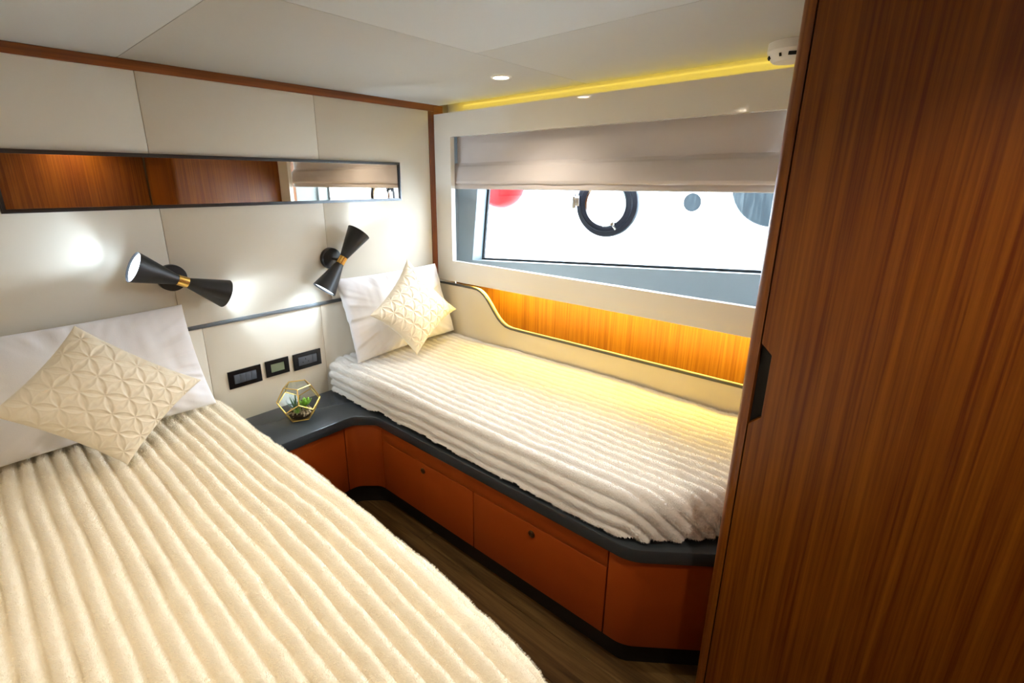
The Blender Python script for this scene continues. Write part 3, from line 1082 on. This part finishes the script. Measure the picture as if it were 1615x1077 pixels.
# ================================================================== WALL LAMPS
def sconce(base, axis, label):
    bx, bz = base
    ax = Vector(axis).normalized()
    J = Vector((bx, -0.088, bz)) + Vector((0.012, 0, -0.005))
    t = thing('wall_lamp', (bx, 0, bz), label, 'wall lamp', 'double cone wall lamps')
    bm = lathe([(0, 0.0262), (0.030, 0.0262), (0.0485, 0.024), (0.051, 0.021), (0.052, 0.0), (0, 0.0)], (bx, -0.0005, bz), (0, -1, 0), 48)
    link('wall_plate', tomesh(bm, 35), M['blackmetal'], t)
    link('arm', tomesh(tube([(bx, -0.024, bz), J], 0.0065, 12), 40), M['blackmetal'], t)
    bm = lathe([(0.0185, -0.019), (0.0205, -0.019), (0.0205, 0.019), (0.0185, 0.019)], J, ax, 36, close=True)
    link('collar', tomesh(bm, 35), M['brass'], t, label='brass collar')
    for s in (1, -1):
        d = ax * s
        bm = lathe([(0.0, 0.0175), (0.0192, 0.0175), (0.0195, 0.020), (0.0575, 0.166), (0.0563, 0.1665), (0.0555, 0.164), (0.0200, 0.034), (0.0, 0.034)], J, d, 48)
        sh = link('shade', tomesh(bm, 35), M['blackmetal'], t)
        bm = lathe([(0.0535, 0.159), (0.0195, 0.0345), (0.0, 0.0345)], J, d, 48)
        link('shade_lining', tomesh(bm, 35), M['shadein'], sh, label='white inside of the shade')
        bm = bmesh.new()
        bmesh.ops.create_icosphere(bm, subdivisions=3, radius=0.0155)
        for v in bm.verts:
            v.co += J + d * 0.062
        link('bulb', tomesh(bm, 'all'), M['bulb'], sh)


sconce((0.567, EYE - 0.360), (-0.93, -0.05, 0.465), 'black double cone wall lamp tilted nearly level above the left bed')
sconce((1.259, EYE - 0.360), (0.635, -0.02, 0.775), 'black double cone wall lamp pointing steeply upward beside the window berth pillow')

# ================================================================== SWITCH PLATES
def plate(x0, x1, z0, z1, name, label, cat):
    t = thing(name, ((x0 + x1) / 2, 0, z0), label, cat, 'black wall plates over the shelf')
    o = [(x0, z0), (x0, z1), (x1, z1), (x1, z0)]
    w_, hgt = 0.024, 0.019
    i = [(x0 + w_, z0 + hgt), (x0 + w_, z1 - hgt), (x1 - w_, z1 - hgt), (x1 - w_, z0 + hgt)]
    bm = frame_prism(o, i, lambda p: (p[0], -0.0005, p[1]), lambda p: (p[0], -0.009, p[1]))
    bmesh.ops.recalc_face_normals(bm, faces=bm.faces)
    bmesh.ops.bevel(bm, geom=[e for e in bm.edges if e.calc_face_angle(0) > 0.5 and e.verts[0].co.y < -0.004 and e.verts[1].co.y < -0.004], offset=0.0025, segments=2, affect='EDGES')
    link('frame', tomesh(bm, 35), M['plate'], t)
    return t, i


t, i = plate(0.710, 0.855, 0.624, 0.705, 'switch_plate', 'black wall plate with a row of four grey rocker switches', 'switch')
xa, xb = i[0][0], i[2][0]
for k in range(4):
    a = xa + (xb - xa) * k / 4
    c = xa + (xb - xa) * (k + 1) / 4
    bm = bm_box(bmesh.new(), a + 0.0006, c - 0.0006, -0.0125, -0.0006, i[0][1] + 0.0008, i[1][1] - 0.0008, 0.001)
    for v in bm.verts:
        if v.co.y < -0.008 and v.co.z < 0.665:
            v.co.y += 0.003
    link('rocker', tomesh(bm, 40), M['rocker'], t)
t, i = plate(0.876, 0.988, 0.630, 0.708, 'control_panel', 'black wall control with a pale green display between the switches and the socket', 'thermostat')
link('screen', box(i[0][0] + 0.0005, i[2][0] - 0.0005, -0.0075, -0.0006, i[0][1] + 0.0005, i[1][1] - 0.0005), M['lcd'], t, label='pale green display')
t, i = plate(1.011, 1.156, 0.624, 0.706, 'socket_plate', 'black wall plate with a grey three pin socket nearest the window berth', 'socket')
xa, xb = i[0][0], i[2][0]
xm = xa + (xb - xa) * 0.74
so = link('socket_face', box(xa + 0.0006, xm - 0.0006, -0.0105, -0.0006, i[0][1] + 0.0008, i[1][1] - 0.0008, 0.001), M['rocker'], t)
zc = (i[0][1] + i[1][1]) / 2
xc = (xa + xm) / 2
for dx_, dz_, ww, hh_ in ((0.0, 0.009, 0.004, 0.007), (-0.014, -0.006, 0.006, 0.004), (0.014, -0.006, 0.006, 0.004)):
    link('pin_hole', box(xc + dx_ - ww / 2, xc + dx_ + ww / 2, -0.0111, -0.0095, zc + dz_ - hh_ / 2, zc + dz_ + hh_ / 2), M['hole'], so)
bm = bm_box(bmesh.new(), xm + 0.0006, xb - 0.0006, -0.0125, -0.0006, i[0][1] + 0.0008, i[1][1] - 0.0008, 0.001)
for v in bm.verts:
    if v.co.y < -0.008 and v.co.z < 0.665:
        v.co.y += 0.003
link('rocker', tomesh(bm, 40), M['rocker'], t)

# ================================================================== TERRARIUM
TB = Vector((0.9365, -0.1737, 0.4655))
DODE = [(0.8594, -0.1984, -0.9958), (0.956, -0.2122, -1.056), (0.9188, -0.2083, -0.8982), (1.0154, -0.2221, -0.9584), (0.8763, -0.085, -0.9946),
        (0.9729, -0.0988, -1.0548), (0.9357, -0.0949, -0.897), (1.0323, -0.1086, -0.9572), (0.8493, -0.1394, -0.958), (0.8925, -0.1806, -1.0558),
        (0.9023, -0.2411, -0.9588), (1.0057, -0.1616, -1.0554), (0.9887, -0.1966, -0.8979), (0.962, -0.2496, -0.9961), (0.886, -0.1454, -0.8976),
        (0.903, -0.1105, -1.0551), (0.9296, -0.0575, -0.957), (1.0424, -0.1677, -0.9951), (0.9991, -0.1265, -0.8972), (0.9894, -0.066, -0.9942)]
DV = [Vector((x * 0.9901, -2.2 + (y + 2.2) * 0.9901, EYE + z * 0.9901 + 0.003)) for x, y, z in DODE]
edge = 0.0701
DC = sum(DV, Vector()) / 20
edges = [(a, c) for a in range(20) for c in range(a + 1, 20) if abs((DV[a] - DV[c]).length - edge) < 2e-3]
ter = thing('terrarium', TB, 'gold edged glass dodecahedron terrarium on the dark bedside shelf', 'terrarium')
bm = bmesh.new()
for a, c in edges:
    tube([DV[a], DV[c]], 0.0024, 6, bm)
link('wire_frame', tomesh(bm, 40), M['goldwire'], ter)
# faces
nb_ = {i_: [c if a == i_ else a for a, c in edges if i_ in (a, c)] for i_ in range(20)}
faces = set()
for a in range(20):
    for c in nb_[a]:
        for d in nb_[c]:
            if d == a:
                continue
            n_ = (DV[a] - DV[c]).cross(DV[d] - DV[c])
            ids = [i_ for i_ in range(20) if abs((DV[i_] - DV[c]).dot(n_.normalized())) < 1.2e-3]
            if len(ids) == 5:
                faces.add(tuple(sorted(ids)))
camv = Vector((0, -2.2, EYE))
for f in sorted(faces):
    if f == (2, 3, 10, 12, 13):        # the open side, through which it is planted
        continue
    ctr = sum((DV[i_] for i_ in f), Vector()) / 5
    nn_ = (ctr - DC).normalized()
    e1 = (DV[f[0]] - ctr).normalized()
    e2 = nn_.cross(e1)
    o_ = sorted(f, key=lambda i_: math.atan2((DV[i_] - ctr).dot(e2), (DV[i_] - ctr).dot(e1)))
    bm = prism_bm(bmesh.new(), [DV[i_] for i_ in o_], lambda p: p + nn_ * 0.0002, lambda p: p - nn_ * 0.0012)
    link('glass_pane', tomesh(bm), M['terraglass'] if nn_.z > -0.9 else M['goldwire'], ter)


# gravel bed and plants inside
def in_dodeca_radius(z):
    return 0.045 + 0.5 * (z - TB.z) if z < TB.z + 0.04 else 0.065


bm = lathe([(0, 0.004), (0.043, 0.004), (0.054, 0.026), (0, 0.030)], TB, (0, 0, 1), 20)
link('soil', tomesh(bm, 40), M['soil'], kind='stuff', label='dark soil in the bottom of the glass terrarium', cat='soil')
bm = bmesh.new()
for k in range(120):
    a = random.random() * 2 * PI
    rr = 0.055 * math.sqrt(random.random())
    r0 = bmesh.ops.create_icosphere(bm, subdivisions=1, radius=1)
    sx, sy, sz = [random.uniform(0.0035, 0.0065) for _ in range(3)]
    zz = random.uniform(0.028, 0.034) if rr < 0.046 else random.uniform(0.020, 0.031)
    rot = Matrix.Rotation(random.random() * 3, 3, 'X') @ Matrix.Rotation(random.random() * 3, 3, 'Z')
    for v in r0['verts']:
        c = rot @ Vector((v.co.x * sx, v.co.y * sy, v.co.z * sz))
        v.co = c + TB + Vector((rr * math.cos(a), rr * math.sin(a), zz))
link('pebbles', tomesh(bm, 'all'), M['pebble'], kind='stuff', label='brown and cream pebbles heaped inside the terrarium', cat='pebbles')


def leaf(base, dirv, L, w0, thick, curl=0.3, bm=None, shape='spear'):
    bm = bm or bmesh.new()
    d = Vector(dirv).normalized()
    side = d.cross(UPZ).normalized() if abs(d.z) < 0.98 else Vector((1, 0, 0))
    nor = side.cross(d)
    n = 6
    rings = []
    for k in range(n + 1):
        t_ = k / n
        if shape == 'spear':
            ww = w0 * (1 - t_) ** 0.8 + 0.0004
        else:
            ww = w0 * math.sin(PI * min(0.98, 0.12 + 0.85 * t_)) ** 0.8 + 0.0006
        p = Vector(base) + d * L * t_ - nor * (-curl) * L * t_ * t_
        rings.append([bm.verts.new(p + side * ww), bm.verts.new(p - nor * thick * (1 - 0.7 * t_)), bm.verts.new(p - side * ww), bm.verts.new(p + nor * thick * 0.4 * (1 - t_))])
    for a, c in zip(rings[:-1], rings[1:]):
        for k in range(4):
            l = (k + 1) % 4
            bm.faces.new((a[k], a[l], c[l], c[k]))
    bm.faces.new(rings[0])
    bm.faces.new(list(reversed(rings[-1])))
    return bm


camdir = Vector((0 - TB.x, -2.2 - TB.y, 0)).normalized()
lft = Vector((camdir.y, -camdir.x, 0)) * 1
if lft.dot(rt) > 0:
    lft = -lft
pa = TB + lft * 0.018 - camdir * 0.008 + Vector((0, 0, 0.034))
al = thing('aloe_plant', pa, 'spiky blue green aloe at the left inside the terrarium', 'succulent')
for k in range(15):
    a = k * 2.4
    el = 1.35 - 0.055 * k
    link('leaf', tomesh(leaf(pa, (math.cos(a) * math.cos(el), math.sin(a) * math.cos(el), math.sin(el)), 0.086 - 0.0022 * k, 0.0048, 0.002, 0.12), 'all'), M['leafdark'], al)
pr = TB - lft * 0.026 + camdir * 0.006 + Vector((0, 0, 0.055))
ro = thing('rosette_plant', pr - Vector((0, 0, 0.02)), 'bright green rosette succulent at the right inside the terrarium', 'succulent')
link('stem', tomesh(tube([pr - Vector((0, 0, 0.022)), pr], 0.004, 8), 'all'), M['leafgrass'], ro)
for k in range(18):
    a = k * 2.4
    el = 1.25 - 0.065 * k
    link('leaf', tomesh(leaf(pr, (math.cos(a) * math.cos(el), math.sin(a) * math.cos(el), math.sin(el)), 0.025 + 0.0011 * k, 0.0105, 0.003, 0.35, shape='spoon'), 'all'), M['leaflight'], ro)
pg = TB + lft * 0.012 + camdir * 0.030 + Vector((0, 0, 0.034))
gt = thing('grass_plant', pg, 'low yellow green tuft at the front inside the terrarium', 'succulent')
for k in range(16):
    a = k * 2.4
    el = 0.95 - 0.05 * k
    link('leaf', tomesh(leaf(pg, (math.cos(a) * math.cos(el), math.sin(a) * math.cos(el), math.sin(el)), 0.030, 0.0030, 0.0015, 0.2), 'all'), M['leafgrass'], gt)

# ================================================================== CEILING FITTINGS
for k, (x, y) in enumerate(DOWNLIGHTS):
    labs = ['small round downlight in the ceiling nearest the window', 'small round downlight in the ceiling between the two beds',
            'small round downlight in the ceiling over the middle of the left bed', 'small round downlight in the ceiling beside the wardrobe front']
    t = thing('downlight', (x, y, CEIL), labs[k], 'ceiling light', 'ceiling downlights')
    bm = lathe([(0.030, 0.001), (0.032, 0.005), (0.041, 0.004), (0.044, 0.0005), (0.044, 0.0), (0.030, 0.0)], (x, y, CEIL - 0.0002), (0, 0, -1), 40, close=True)
    link('bezel', tomesh(bm, 35), M['white'], t)
    link('lens', tomesh(lathe([(0, 0.0025), (0.0305, 0.0025), (0.0305, 0.0)], (x, y, CEIL - 0.0003), (0, 0, -1), 32), 35), M['lampdisc'], t)
    ld = bpy.data.lights.new('downlight_beam', 'SPOT')
    ld.energy = DOWN_W
    ld.color = DOWN_COL
    ld.spot_size = math.radians(135)
    ld.spot_blend = 0.9
    ld.shadow_soft_size = 0.03
    lo = bpy.data.objects.new('downlight_beam', ld)
    COL.objects.link(lo)
    lo.parent = t
    lo.location = (0, 0, -0.012)

dx, dy = 1.86, -1.765
t = thing('smoke_detector', (dx, dy, CEIL - 0.055), 'white round smoke detector on the ceiling beside the wardrobe', 'smoke detector')
bm = lathe([(0, 0.0), (0.062, 0.0), (0.063, 0.024), (0.060, 0.030), (0.050, 0.049), (0.044, 0.054), (0, 0.055)], (dx, dy, CEIL - 0.0003), (0, 0, -1), 48)
link('body', tomesh(bm, 25), M['white'], t)
cd = Vector((0 - dx, -2.2 - dy, 0)).normalized()
for k, (an, ww) in enumerate(((0.0, 0.020), (0.62, 0.005), (1.6, 0.02), (-1.6, 0.02))):
    dv = Matrix.Rotation(-an + 0.15, 3, 'Z') @ cd
    sv = Vector((-dv.y, dv.x, 0))
    tv = (UPZ * 1.0 + dv * 0.5).normalized()
    ctr = Vector((dx, dy, CEIL - 0.040)) + dv * 0.0555
    bm = oriented_box(ctr, sv, sv.cross(tv), tv, ww * 1.3, 0.004, 0.010, 0.001)
    link('vent_slot', tomesh(bm, 40), M['hole'], t)
